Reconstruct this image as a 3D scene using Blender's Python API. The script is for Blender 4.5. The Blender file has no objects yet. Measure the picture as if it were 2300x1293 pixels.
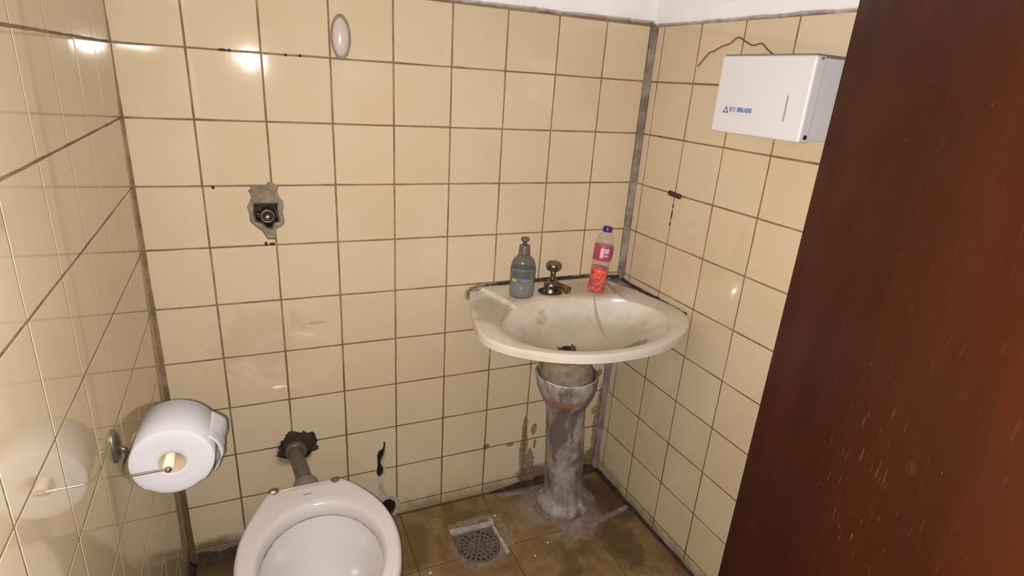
import bpy, bmesh, math, random
from mathutils import Vector, Matrix, noise
random.seed(7)
scene = bpy.context.scene
COL = scene.collection
PI = math.pi
ZA = 1.395                      # height of the reference tile joint above the floor

# ------------------------------------------------------------------ camera
cam_d = bpy.data.cameras.new('camera'); cam = bpy.data.objects.new('camera', cam_d); COL.objects.link(cam)
cam_d.sensor_width = 36.0; cam_d.lens = 36.0 * 1271.75 / 2300.0; cam_d.clip_start = 0.01
CX = Vector((0.91747577, -0.39271206, 0.06336759))
CY = Vector((-0.08079044, -0.33993591, -0.93697198))
CZ = Vector((0.38950111, 0.85452959, -0.34361034))
CAM = Vector((0.27957767, -1.49604072, -0.02196316 + ZA))
cam.matrix_world = Matrix(((CX.x, -CY.x, -CZ.x, CAM.x), (CX.y, -CY.y, -CZ.y, CAM.y), (CX.z, -CY.z, -CZ.z, CAM.z), (0, 0, 0, 1)))
scene.camera = cam

# ------------------------------------------------------------------ world, lamps, exposure
vs = scene.view_settings
vs.view_transform = 'Standard'; vs.look = 'None'; vs.gamma = 1.0; vs.use_curve_mapping = False; vs.exposure = 0.0
w = bpy.data.worlds.new('world'); scene.world = w; w.use_nodes = True
w.node_tree.nodes['Background'].inputs[0].default_value = (1.0, 0.86, 0.70, 1)
w.node_tree.nodes['Background'].inputs[1].default_value = 0.10
# the phone's flash beside the lens (the only strong light in the photograph)
fl = bpy.data.lights.new('phone_flash', 'AREA'); fl.shape = 'DISK'; fl.size = 0.009; fl.energy = 22.0; fl.color = (1.0, 0.945, 0.89)
flo = bpy.data.objects.new('phone_flash', fl); COL.objects.link(flo)
fm = cam.matrix_world.copy(); fm.translation = CAM - CX * 0.008 + CY * 0.004 - CZ * 0.002
flo.matrix_world = fm

# ------------------------------------------------------------------ node helpers
class G:
    def __init__(s, name):
        s.m = bpy.data.materials.new(name); s.m.use_nodes = True; s.t = s.m.node_tree; s.n = s.t.nodes
        s.b = s.n['Principled BSDF']
    def new(s, kind, **kw):
        n = s.n.new(kind)
        for k, v in kw.items(): setattr(n, k, v)
        return n
    def put(s, sock, v):
        if isinstance(v, bpy.types.NodeSocket): s.t.links.new(v, sock)
        elif isinstance(v, (tuple, list)) and len(v) == 3 and sock.type == 'RGBA': sock.default_value = (*v, 1)
        else: sock.default_value = v
    def set(s, **kw):
        for k, v in kw.items(): s.put(s.b.inputs[k.replace('_', ' ')], v)
    def pos(s): return s.new('ShaderNodeNewGeometry').outputs['Position']
    def obj(s): return s.new('ShaderNodeTexCoord').outputs['Object']
    def rnd(s): return s.new('ShaderNodeObjectInfo').outputs['Random']
    def vm(s, op, a, b=None):
        n = s.new('ShaderNodeVectorMath', operation=op); s.put(n.inputs[0], a)
        if b is not None: s.put(n.inputs[1], b)
        return n.outputs['Value'] if op == 'LENGTH' else n.outputs[0]
    def mth(s, op, a, b=0.0, clamp=False):
        n = s.new('ShaderNodeMath', operation=op, use_clamp=clamp); s.put(n.inputs[0], a); s.put(n.inputs[1], b); return n.outputs[0]
    def noise(s, vec, scale, detail=4.0, rough=0.55, dist=0.0):
        n = s.new('ShaderNodeTexNoise'); s.put(n.inputs['Vector'], vec); n.inputs['Scale'].default_value = scale
        n.inputs['Detail'].default_value = detail; n.inputs['Roughness'].default_value = rough; n.inputs['Distortion'].default_value = dist
        return n.outputs['Fac']
    def ramp(s, fac, a, b, lo=0.0, hi=1.0):
        n = s.new('ShaderNodeMapRange', interpolation_type='SMOOTHSTEP'); s.put(n.inputs[0], fac)
        n.inputs[1].default_value = a; n.inputs[2].default_value = b; n.inputs[3].default_value = lo; n.inputs[4].default_value = hi
        return n.outputs[0]
    def mix(s, fac, a, b, mode='MIX'):
        n = s.new('ShaderNodeMix', data_type='RGBA', blend_type=mode); s.put(n.inputs[0], fac); s.put(n.inputs[6], a); s.put(n.inputs[7], b); return n.outputs[2]
    def bump(s, h, strength=0.3, dist=0.001):
        n = s.new('ShaderNodeBump'); s.put(n.inputs['Height'], h); n.inputs['Strength'].default_value = strength; n.inputs['Distance'].default_value = dist
        s.t.links.new(n.outputs[0], s.b.inputs['Normal']); return n
    def spot(s, P, c, r, nz, k=0.8, a=1.1, b=0.6):
        """soft-edged stain centred at c with radii r, its rim broken up by noise nz"""
        d = s.vm('LENGTH', s.vm('DIVIDE', s.vm('SUBTRACT', P, c), r))
        d = s.mth('ADD', d, s.mth('MULTIPLY', s.mth('SUBTRACT', nz, 0.5), k * 2))
        return s.ramp(d, a, b)
    def mx(s, a, b): return s.mth('MAXIMUM', a, b)

def plain(name, col, rough=0.5, metal=0.0, **kw):
    g = G(name); g.set(Base_Color=col, Roughness=rough, Metallic=metal, **kw); return g.m

def make_wall_tile():
    g = G('glazed_cream_tile'); P = g.pos()
    big = g.noise(P, 3.0, 3); fine = g.noise(P, 60, 3); med = g.noise(P, 15, 9, 0.72)
    col = g.mix(g.rnd(), (0.60, 0.485, 0.335), (0.57, 0.455, 0.305))
    col = g.mix(g.ramp(big, 0.35, 0.7), col, (0.61, 0.50, 0.36))
    col = g.mix(g.ramp(fine, 0.62, 0.75, 0, 0.12), col, (0.40, 0.27, 0.13))
    # grime: above the floor, in the damp corner behind the pedestal, round the flush pipe, low on the left
    sep = g.new('ShaderNodeSeparateXYZ'); g.put(sep.inputs[0], P); z = sep.outputs[2]
    low = g.mth('ADD', z, g.mth('MULTIPLY', g.mth('SUBTRACT', med, 0.5), 0.14))
    d = g.ramp(low, 0.075, 0.0, 0, 0.75)
    for c, r, k in (((1.09, 0, 0.045), (0.075, 0.03, 0.045), 0.6),
                    ((1.335, 0, 0.05), (0.05, 0.03, 0.06), 0.6),
                    ((0.305, 0, 0.325), (0.055, 0.03, 0.058), 0.8), ((0.04, 0, 0.02), (0.2, 0.5, 0.06), 0.6),
                    ((0.84, 0, 0.765), (0.03, 0.03, 0.03), 0.9)):
        d = g.mx(d, g.spot(P, c, r, med, k))
    col = g.mix(g.mth('MULTIPLY', d, 0.85), col, g.mix(med, (0.05, 0.03, 0.012), (0.22, 0.14, 0.07)))
    sm2 = None
    for c, r in (((1.048, 0, 0.16), (0.015, 0.03, 0.125)), ((1.082, 0, 0.235), (0.013, 0.03, 0.028)), ((1.075, 0, 0.10), (0.020, 0.03, 0.06)), ((1.09, 0, 0.17), (0.006, 0.03, 0.02)),
                 ((1.338, 0, 0.20), (0.014, 0.03, 0.16)), ((1.32, 0, 0.265), (0.012, 0.03, 0.02)), ((1.325, 0, 0.42), (0.012, 0.03, 0.015)), ((0.995, 0, 0.19), (0.016, 0.03, 0.010)), ((0.905, 0, 0.20), (0.013, 0.03, 0.012))):
        q = g.spot(P, c, r, med, 0.9, 1.0, 0.86); sm2 = q if sm2 is None else g.mx(sm2, q)
    col = g.mix(g.mth('MULTIPLY', sm2, 0.8), col, g.mix(g.ramp(fine, .4, .6), (0.13, 0.085, 0.045), (0.26, 0.185, 0.11)))
    # ochre smear and faint brown mottling on single tiles
    sm = g.spot(P, (0.385, 0, 0.72), (0.028, 0.03, 0.006), fine, 0.5)
    col = g.mix(g.mth('MULTIPLY', sm, 0.55), col, (0.42, 0.26, 0.08))
    mottle = g.spot(P, (0.24, 0, 0.68), (0.12, 0.03, 0.10), g.noise(P, 22, 4), 1.2)
    col = g.mix(g.mth('MULTIPLY', mottle, 0.22), col, (0.36, 0.25, 0.14))
    g.set(Base_Color=col, Roughness=g.mth('ADD', 0.055, g.mth('MULTIPLY', d, 0.45)), Specular_IOR_Level=0.6)
    wavy = g.noise(g.vm('MULTIPLY', P, (26, 26, 1.6)), 1.0, 2)
    h = g.mth('ADD', wavy, g.mth('MULTIPLY', fine, 0.04))
    g.bump(h, 0.10, 0.0012)
    return g.m

def make_grout():
    g = G('dirty_grout'); P = g.pos(); n = g.noise(P, 14, 5, 0.6); f = g.noise(P, 180, 2)
    col = g.mix(g.ramp(n, 0.35, 0.65), (0.17, 0.105, 0.05), (0.27, 0.185, 0.10))
    col = g.mix(g.ramp(f, 0.55, 0.7, 0, 0.6), col, (0.07, 0.04, 0.018))
    sep = g.new('ShaderNodeSeparateXYZ'); g.put(sep.inputs[0], P)
    gz = g.mth('ADD', sep.outputs[2], g.mth('MULTIPLY', g.mth('SUBTRACT', n, 0.5), 0.9))
    col = g.mix(g.ramp(gz, 0.85, 0.15, 0, 0.75), col, (0.085, 0.05, 0.022))
    g.set(Base_Color=col, Roughness=0.85); g.bump(f, 0.5, 0.001); return g.m

def make_mortar(name, a, b, scale=25, bs=0.6, bd=0.003):
    g = G(name); P = g.pos(); n = g.noise(P, scale, 6, 0.65); f = g.noise(P, scale * 7, 3)
    g.set(Base_Color=g.mix(g.ramp(n, 0.3, 0.7), a, b), Roughness=0.85); g.bump(g.mth('ADD', n, g.mth('MULTIPLY', f, .4)), bs, bd); return g.m

def make_plaster():
    g = G('white_wall_paint'); P = g.pos(); n = g.noise(P, 9, 4); f = g.noise(P, 70, 3)
    col = g.mix(g.ramp(n, 0.3, 0.75), (0.86, 0.845, 0.86), (0.78, 0.76, 0.765))
    g.set(Base_Color=col, Roughness=0.7); g.bump(f, 0.25, 0.002); return g.m

def make_floor_tile():
    g = G('ochre_floor_tile'); P = g.pos(); n = g.noise(P, 6, 5, 0.6, 0.6); m = g.noise(P, 24, 5, 0.65); f = g.noise(P, 120, 2)
    col = g.mix(g.ramp(n, 0.35, 0.68), (0.135, 0.08, 0.033), (0.29, 0.19, 0.09))
    col = g.mix(g.ramp(m, 0.5, 0.75, 0, 0.55), col, (0.11, 0.055, 0.018))
    gr = g.spot(P, (1.13, -0.16, 0), (0.16, 0.15, 0.2), m, 0.9)
    col = g.mix(g.mth('MULTIPLY', gr, 0.8), col, (0.27, 0.215, 0.17))
    rust = g.spot(P, (1.06, -0.22, 0), (0.10, 0.03, 0.2), m, 0.9)
    col = g.mix(g.mth('MULTIPLY', rust, 0.5), col, (0.22, 0.085, 0.03))
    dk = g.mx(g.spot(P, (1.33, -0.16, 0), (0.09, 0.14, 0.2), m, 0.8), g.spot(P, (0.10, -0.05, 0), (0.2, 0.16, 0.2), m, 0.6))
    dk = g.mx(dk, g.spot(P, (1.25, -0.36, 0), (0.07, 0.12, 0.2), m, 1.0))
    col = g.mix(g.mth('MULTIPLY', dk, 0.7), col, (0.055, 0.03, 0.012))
    g.set(Base_Color=col, Roughness=g.ramp(m, 0.3, 0.7, 0.22, 0.55)); g.bump(g.mth('ADD', m, g.mth('MULTIPLY', f, .3)), 0.3, 0.0015); return g.m

def make_ceramic(name, dirt, spots=(), col=(0.80, 0.72, 0.64)):
    g = G(name); P = g.pos(); n = g.noise(P, 8, 4); f = g.noise(P, 90, 3); m = g.noise(P, 26, 5, 0.65)
    c = g.mix(g.ramp(n, 0.35, 0.75, 0, dirt), col, (0.47, 0.36, 0.24))
    d = None
    for ct, r, k, tone, amt in spots:
        c = g.mix(g.mth('MULTIPLY', g.spot(P, ct, r, m, k), amt), c, tone)
    c = g.mix(g.ramp(f, 0.66, 0.78, 0, 0.25), c, (0.3, 0.2, 0.12))
    g.set(Base_Color=c, Roughness=0.16, Specular_IOR_Level=0.55); g.bump(n, 0.08, 0.001); return g.m

def make_door():
    g = G('varnished_dark_red_wood'); P = g.obj()
    q = g.vm('MULTIPLY', P, (6, 6, 1.2)); n = g.noise(q, 1.0, 5, 0.6, 0.4); m = g.noise(P, 5, 4)
    col = g.mix(g.ramp(n, 0.3, 0.7), (0.027, 0.0055, 0.0018), (0.045, 0.0095, 0.003))
    col = g.mix(g.ramp(m, 0.4, 0.7, 0, 0.5), col, (0.023, 0.008, 0.004))
    # pale drips and scuffs in the varnish
    st = g.noise(g.vm('MULTIPLY', P, (210, 210, 32)), 1.0, 2, 0.55)
    big = g.noise(g.vm('MULTIPLY', P, (30, 30, 17)), 1.0, 4, 0.65)
    area = g.spot(P, (0.345, 0, 1.00), (0.11, 0.3, 0.14), m, 0.5, 1.2, 0.2)
    dr = g.mth('MULTIPLY', g.ramp(st, 0.63, 0.69), g.mth('ADD', 0.12, area))
    dr = g.mx(dr, g.mth('MULTIPLY', g.ramp(big, 0.61, 0.72), g.mth('ADD', 0.15, g.mth('MULTIPLY', area, 0.8))))
    dots = g.noise(P, 130, 1)
    dr = g.mx(dr, g.ramp(dots, 0.755, 0.78, 0, 0.6))
    col = g.mix(g.mth('MULTIPLY', dr, 0.5), col, (0.11, 0.065, 0.045))
    g.set(Base_Color=col, Roughness=g.ramp(m, 0.3, 0.7, 0.33, 0.5), Specular_IOR_Level=0.06)
    g.bump(g.mth('ADD', n, g.mth('MULTIPLY', dr, 1.5)), 0.25, 0.001); return g.m

def make_pedestal():
    g = G('cement_smeared_pedestal'); P = g.pos(); q = g.vm('MULTIPLY', P, (1, 1, 0.45)); n = g.noise(q, 16, 6, 0.65, 0.5); m = g.noise(P, 38, 5, 0.7); f = g.noise(P, 150, 3)
    col = g.mix(g.ramp(n, 0.38, 0.60), (0.13, 0.10, 0.085), (0.36, 0.31, 0.28))
    col = g.mix(g.ramp(m, 0.63, 0.69, 0, 0.6), col, (0.55, 0.48, 0.42))
    col = g.mix(g.mth('MULTIPLY', g.spot(P, (1.04, -0.225, 0.47), (0.055, 0.1, 0.02), m, 0.7), 0.8), col, (0.30, 0.14, 0.07))
    g.set(Base_Color=col, Roughness=g.ramp(m, 0.3, 0.7, 0.35, 0.7)); g.bump(g.mth('ADD', n, g.mth('MULTIPLY', m, .6)), 0.7, 0.004); return g.m

M = {}
M['tile'] = make_wall_tile(); M['grout'] = make_grout(); M['plaster'] = make_plaster(); M['floor_tile'] = make_floor_tile()
M['cement'] = make_mortar('grey_cement', (0.20, 0.155, 0.125), (0.33, 0.27, 0.225))
M['collar'] = make_mortar('floor_cement', (0.15, 0.105, 0.075), (0.27, 0.215, 0.175), 22)
M['palegrey'] = make_mortar('pale_grey_rough', (0.30, 0.255, 0.235), (0.50, 0.45, 0.43), 40)
M['cornercement'] = make_mortar('corner_cement', (0.15, 0.105, 0.08), (0.31, 0.25, 0.205), 18)
M['bed'] = make_mortar('valve_mortar', (0.17, 0.13, 0.09), (0.30, 0.24, 0.165), 45)
M['darkdirt'] = make_mortar('black_dirt', (0.012, 0.008, 0.004), (0.055, 0.034, 0.016), 40)
M['putty'] = make_mortar('grey_putty', (0.10, 0.08, 0.055), (0.36, 0.30, 0.22), 60)
M['lipwhite'] = make_mortar('lip_white', (0.62, 0.56, 0.48), (0.74, 0.69, 0.62), 60, 0.4, .001)
M['pale_lip'] = make_mortar('pale_mortar', (0.33, 0.28, 0.22), (0.52, 0.45, 0.36), 50)
M['toilet'] = make_ceramic('toilet_ceramic', 0.10, (((0.33, -0.25, 0.39), (0.14, 0.02, 0.1), 0.6, (0.45, 0.34, 0.22), 0.35),), (0.60, 0.565, 0.545))
M['sink'] = make_ceramic('sink_ceramic', 0.55, (((1.055, -0.30, 0.69), (0.262, 0.185, 0.11), 0.25, (0.36, 0.30, 0.225), 0.85),
        ((1.175, -0.375, 0.71), (0.05, 0.035, 0.06), 0.7, (0.10, 0.065, 0.03), 0.85), ((0.99, -0.165, 0.74), (0.025, 0.02, 0.03), 0.9, (0.2, 0.16, 0.11), 0.35), ((1.19, -0.10, 0.785), (0.16, 0.085, 0.02), 0.5, (0.40, 0.29, 0.20), 0.6),
        ((1.10, -0.38, 0.69), (0.05, 0.02, 0.06), 0.9, (0.2, 0.14, 0.08), 0.5), ((0.83, -0.19, 0.785), (0.07, 0.14, 0.02), 0.4, (0.36, 0.295, 0.215), 0.8),
        ((1.165, -0.2, 0.74), (0.006, 0.07, 0.1), 0.3, (0.25, 0.19, 0.13), 0.6)), (0.64, 0.585, 0.52))
M['door'] = make_door(); M['pedestal'] = make_pedestal()
M['paper'] = plain('toilet_paper', (0.485, 0.47, 0.495), 0.95)
M['card'] = plain('cardboard', (0.42, 0.33, 0.22), 0.9)
M['steel'] = plain('polished_wire', (0.62, 0.56, 0.50), 0.22, 1.0)
M['oldsteel'] = plain('tarnished_steel', (0.20, 0.17, 0.13), 0.42, 0.8)
M['tap'] = plain('worn_chrome', (0.24, 0.20, 0.15), 0.25, 1.0)
M['white_metal'] = plain('white_enamel', (0.645, 0.63, 0.645), 0.30)
M['black'] = plain('black_and_hole_dark', (0.006, 0.005, 0.004), 0.9)  # black of the lock; also paints the dark inside holes and pit
M['brown'] = plain('dark_rust', (0.05, 0.02, 0.010), 0.6)
M['wire'] = plain('brown_wire', (0.12, 0.065, 0.03), 0.6)
M['blue'] = plain('blue_print', (0.10, 0.16, 0.42), 0.5)
M['darkprint'] = plain('dark_print', (0.09, 0.10, 0.20), 0.5)
M['greyprint'] = plain('grey_blue_print', (0.20, 0.23, 0.33), 0.5)
M['faintprint'] = plain('faint_print', (0.60, 0.55, 0.54), 0.5)
M['slot'] = plain('slot_grey', (0.20, 0.165, 0.15), 0.6)
M['pipe'] = plain('grey_pvc', (0.105, 0.085, 0.062), 0.30)
M['gasket'] = plain('grey_rubber', (0.20, 0.165, 0.14), 0.6)
M['capwhite'] = plain('white_plastic', (0.56, 0.475, 0.42), 0.22)
M['drain'] = make_mortar('cast_drain_metal', (0.085, 0.062, 0.048), (0.165, 0.13, 0.105), 60, 0.3, .001)
M['waste'] = plain('brown_waste_ring', (0.12, 0.07, 0.04), 0.35, 0.6)
M['soapshell'] = plain('grey_clear_plastic', (0.12, 0.125, 0.10), 0.12, Alpha=0.5)
M['soapliquid'] = plain('clear_soap', (0.60, 0.58, 0.58), 0.08, Alpha=0.6)
M['soapcap'] = plain('grey_brown_cap', (0.12, 0.095, 0.075), 0.4)
M['soaplabel'] = plain('slate_label', (0.115, 0.13, 0.135), 0.4)
M['yellowprint'] = plain('yellow_print', (0.42, 0.38, 0.12), 0.5)
M['redshell'] = plain('clear_pet', (0.55, 0.45, 0.38), 0.08, Alpha=0.16)
def make_red():
    g = G('red_detergent'); n = g.noise(g.pos(), 60, 2, 0.5, 0.8)
    g.set(Base_Color=g.mix(g.ramp(n, 0.40, 0.58), (0.30, 0.012, 0.02), (0.95, 0.05, 0.04)), Roughness=0.12); return g.m  # dark and bright red mottling imitates light passing through the liquid
M['redliquid'] = make_red()
M['redlabel'] = plain('magenta_label', (0.38, 0.055, 0.10), 0.35)
M['pinkprint'] = plain('pale_pink_print', (0.62, 0.42, 0.50), 0.4)
M['bluecap'] = plain('dark_blue_cap', (0.03, 0.018, 0.16), 0.35)
M['crumb'] = plain('plaster_crumb_white', (0.75, 0.66, 0.52), 0.8)
M['stain'] = plain('rust_brown', (0.13, 0.075, 0.025), 0.6)

# ------------------------------------------------------------------ mesh helpers
def link(name, me, mat, parent=None, smooth=False):
    if mat is not None and not me.materials: me.materials.append(mat)
    if smooth:
        for pl in me.polygons: pl.use_smooth = True
    o = bpy.data.objects.new(name, me); COL.objects.link(o)
    if parent is not None: o.parent = parent
    return o
def mesh_from(bm, name='mesh'):
    bmesh.ops.recalc_face_normals(bm, faces=bm.faces)
    me = bpy.data.meshes.new(name); bm.to_mesh(me); bm.free(); return me
def pyd(verts, faces, name='mesh'):
    bm = bmesh.new(); vs_ = [bm.verts.new(v) for v in verts]
    for f in faces:
        try: bm.faces.new([vs_[i] for i in f])
        except ValueError: pass
    return mesh_from(bm, name)
def box_bm(bm, x0, x1, y0, y1, z0, z1, bev=0.0, seg=2):
    r = bmesh.ops.create_cube(bm, size=1.0)
    bmesh.ops.scale(bm, vec=(x1 - x0, y1 - y0, z1 - z0), verts=r['verts'])
    bmesh.ops.translate(bm, vec=((x0 + x1) / 2, (y0 + y1) / 2, (z0 + z1) / 2), verts=r['verts'])
    if bev > 0:
        ed = list({e for v in r['verts'] for e in v.link_edges})
        bmesh.ops.bevel(bm, geom=ed, offset=bev, segments=seg, affect='EDGES', profile=0.5)
def box_me(*a, **k):
    bm = bmesh.new(); box_bm(bm, *a, **k); return mesh_from(bm)
def loft(rings, cap0=True, cap1=True, name='loft'):
    n = len(rings[0]); v = [p for r in rings for p in r]; f = []
    for i in range(len(rings) - 1):
        for j in range(n):
            k = (j + 1) % n; f.append((i*n+j, i*n+k, (i+1)*n+k, (i+1)*n+j))
    if cap0: f.append(tuple(range(n)))
    if cap1: f.append(tuple(range((len(rings)-1)*n, len(rings)*n)))
    return pyd(v, f, name)
def lathe(prof, n=40, cap0=True, cap1=True, sx=1.0, sy=1.0):
    return loft([[(r*sx*math.cos(2*PI*j/n), r*sy*math.sin(2*PI*j/n), z) for j in range(n)] for r, z in prof], cap0, cap1)
def tube(pts, rad, n=10, closed=False):
    pts = [Vector(p) for p in pts]; rings = []; up = None
    for i, p in enumerate(pts):
        t = (pts[min(i+1, len(pts)-1)] - pts[max(i-1, 0)]).normalized()
        if up is None:
            up = Vector((0, 0, 1)) if abs(t.z) < 0.9 else Vector((1, 0, 0))
        a = t.cross(up).normalized(); b = a.cross(t).normalized(); up = b
        r = rad[i] if isinstance(rad, (list, tuple)) else rad
        rings.append([tuple(p + a*r*math.cos(2*PI*j/n) + b*r*math.sin(2*PI*j/n)) for j in range(n)])
    return loft(rings)
def smooth_path(pts, k=8):
    pts = [Vector(p) for p in pts]; out = []
    for i in range(len(pts)-1):
        p0 = pts[max(i-1, 0)]; p1 = pts[i]; p2 = pts[i+1]; p3 = pts[min(i+2, len(pts)-1)]
        for j in range(k):
            t = j/k
            out.append(0.5*((2*p1) + (p2-p0)*t + (2*p0-5*p1+4*p2-p3)*t*t + (3*p1-p0-3*p2+p3)*t*t*t))
    out.append(pts[-1]); return out
def closed_spline(pts, k=10):
    pts = [Vector(p) for p in pts]; n = len(pts); out = []
    for i in range(n):
        p0, p1, p2, p3 = pts[i-1], pts[i], pts[(i+1) % n], pts[(i+2) % n]
        for j in range(k):
            t = j/k
            out.append(0.5*((2*p1) + (p2-p0)*t + (2*p0-5*p1+4*p2-p3)*t*t + (3*p1-p0-3*p2+p3)*t*t*t))
    return out
def prism(poly, y0, y1):
    """2-D polygon (x, z) pushed along y"""
    n = len(poly); v = [(x, y0, z) for x, z in poly] + [(x, y1, z) for x, z in poly]
    return pyd(v, [tuple(range(n)), tuple(range(2*n-1, n-1, -1))] + [(i, (i+1) % n, n+(i+1) % n, n+i) for i in range(n)])
def plate_holes(outer, holes, z0, z1):
    """plate in the xy plane with real holes"""
    bm = bmesh.new(); eds = []
    for loop in [outer] + holes:
        vv = [bm.verts.new((x, y, z0)) for x, y in loop]
        eds += [bm.edges.new((vv[i], vv[(i+1) % len(vv)])) for i in range(len(vv))]
    bmesh.ops.triangle_fill(bm, edges=eds, use_beauty=True)
    r = bmesh.ops.extrude_face_region(bm, geom=list(bm.faces))
    bmesh.ops.translate(bm, vec=(0, 0, z1 - z0), verts=[e for e in r['geom'] if isinstance(e, bmesh.types.BMVert)])
    return mesh_from(bm)
def cut(me, cutters):
    """boolean-difference meshes out of a mesh (same space) and return the new mesh"""
    for c in [me] + cutters:
        bm = bmesh.new(); bm.from_mesh(c); bmesh.ops.recalc_face_normals(bm, faces=bm.faces); bm.to_mesh(c); bm.free()
    o = bpy.data.objects.new('tmp', me); COL.objects.link(o); tmp = [o]
    for c in cutters:
        co = bpy.data.objects.new('tmpc', c); COL.objects.link(co); tmp.append(co)
        m = o.modifiers.new('b', 'BOOLEAN'); m.operation = 'DIFFERENCE'; m.object = co; m.solver = 'EXACT'
    dg = bpy.context.evaluated_depsgraph_get(); dg.update()
    res = bpy.data.meshes.new_from_object(o.evaluated_get(dg))
    for t in tmp: bpy.data.objects.remove(t)
    return res
def empty(name, loc, label=None, cat=None, group=None):
    o = bpy.data.objects.new(name, None); o.empty_display_size = 0.05; COL.objects.link(o); o.location = loc
    if label: tag(o, label, cat, group)
    return o
def tag(o, label, cat, group=None):
    o['label'] = label; o['category'] = cat
    if group: o['group'] = group
    return o
def struct(o, label, cat):
    o['kind'] = 'structure'; return tag(o, label, cat)
def part(name, me, mat, thing, smooth=False, label=None):
    """mesh given in world coordinates becomes a child of a thing that may sit anywhere"""
    o = link(name, me, mat, None, smooth); o.parent = thing
    bpy.context.view_layer.update(); o.matrix_parent_inverse = thing.matrix_world.inverted()
    if label: o['label'] = label
    return o
def jig(p, amp, sc, seed=0.0):
    v = Vector(p) * sc + Vector((seed, seed * 1.7, -seed)); return Vector(p) + noise.noise_vector(v) * amp
def text_mesh(s, size):
    cu = bpy.data.curves.new('t', 'FONT'); cu.body = s; cu.size = size; cu.extrude = 0.0003; cu.offset = 0.0004
    o = bpy.data.objects.new('t', cu); COL.objects.link(o)
    dg = bpy.context.evaluated_depsgraph_get(); dg.update()
    me = bpy.data.meshes.new_from_object(o.evaluated_get(dg)); bpy.data.objects.remove(o); me.materials.clear(); return me

# ------------------------------------------------------------------ room frames
YR, XR = 0.03928, 1.3606          # right wall: yaw and corner
YL, XL = 0.029, 0.0145            # left wall
LEAN = 0.010
TOP = 2.60
class Wall:
    """s runs along the wall, z up, d out of the wall into the room"""
    def __init__(s, o, sd, nd, up=(0, 0, 1)):
        s.o = Vector(o); s.s = Vector(sd).normalized(); s.u = Vector(up).normalized(); s.n = Vector(nd).normalized()
        s.u = (s.u - s.s * s.u.dot(s.s)).normalized(); s.n = (s.n - s.s * s.n.dot(s.s) - s.u * s.n.dot(s.u)).normalized()
    def p(s, a, z, d=0.0): return s.o + s.s * a + s.u * z + s.n * d
    def mat(s, a, z, d=0.0):
        q = s.p(a, z, d)
        return Matrix(((s.s.x, s.n.x, s.u.x, q.x), (s.s.y, s.n.y, s.u.y, q.y), (s.s.z, s.n.z, s.u.z, q.z), (0, 0, 0, 1)))
WB = Wall((0, 0, 0), (1, 0, 0), (0, -1, 0))
WR = Wall((XR, 0, 0), (math.sin(YR), -math.cos(YR), 0), (-math.cos(YR), -math.sin(YR), 0))
WL = Wall((XL - LEAN * ZA, 0, 0), (math.sin(YL), -math.cos(YL), 0), (math.cos(YL), math.sin(YL), 0), (LEAN, 0, 1))
ROWS = [ZA + 0.15] + [ZA - 0.15 * k for k in range(0, 10)] + [0.004]
TOPZ = ZA + 0.153
_tc = {}
def tile_mesh(wd, ht, b=0.0007):
    """glazed tile, local x along wall, y out of wall, z up; face at y=0, slightly uneven edges"""
    key = (round(wd, 3), round(ht, 3), b, random.randrange(4))
    if key not in _tc:
        w2, h2 = wd/2, ht/2; pts = []
        for (x0, z0), (x1, z1) in (((-w2, -h2), (w2, -h2)), ((w2, -h2), (w2, h2)), ((w2, h2), (-w2, h2)), ((-w2, h2), (-w2, -h2))):
            for k in range(3):
                t = k/3 + (random.uniform(-0.08, 0.08) if k else 0)
                q = random.uniform(-0.0001, 0.0008) if k else random.uniform(0.0002, 0.0009)
                x, z = x0 + (x1-x0)*t, z0 + (z1-z0)*t
                if k: x, z = x + q*(z1-z0 != 0)*(-1 if x > 0 else 1), z + q*(x1-x0 != 0)*(-1 if z > 0 else 1)
                else: x, z = x - math.copysign(q, x), z - math.copysign(q, z)
                pts.append((x, z))
        def ring(i, y): return [(x - (i if abs(abs(x)-w2) < 0.0012 else 0)*math.copysign(1, x), y, z - (i if abs(abs(z)-h2) < 0.0012 else 0)*math.copysign(1, z)) for x, z in pts]
        me = loft([ring(0, -0.006), ring(0, -b), ring(b, 0)]); me.materials.append(M['tile']); _tc[key] = me
    return _tc[key]
GAP = 0.0033
def lay_tiles(wall, parent, cols, rows, cutters=(), tilt=1.0, bev=0.0007, lean={}):
    """cols, rows: joint positions; every tile is an object of its own"""
    for i in range(len(cols)-1):
        for j in range(len(rows)-1):
            a0, a1, z1, z0 = cols[i], cols[i+1], rows[j], rows[j+1]
            wd, ht = a1 - a0 - GAP, z1 - z0 - GAP
            me = tile_mesh(wd, ht, bev)
            mw = wall.mat((a0+a1)/2, (z0+z1)/2, tilt*random.uniform(-0.0002, 0.0003) + 0.05*abs(lean.get((i, j), 0.0))) @ Matrix.Rotation(lean.get((i, j), 0.0), 4, 'X')
            mw = mw @ Matrix.Rotation(random.gauss(0, 0.0022)*tilt, 4, 'X') @ Matrix.Rotation(random.gauss(0, 0.0025)*tilt, 4, 'Z') @ Matrix.Rotation(random.gauss(0, 0.002), 4, 'Y')
            hit = [c for c in cutters if not (c[0][1] < a0 or c[0][0] > a1 or c[1][1] < z0 or c[1][0] > z1)]
            if hit:
                cs = []
                for c in hit:
                    m2 = c[2].copy(); m2.transform(mw.inverted()); cs.append(m2)
                me = cut(me.copy(), cs)
            o = link('tile', me, M['tile'], parent); o.matrix_world = mw

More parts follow.
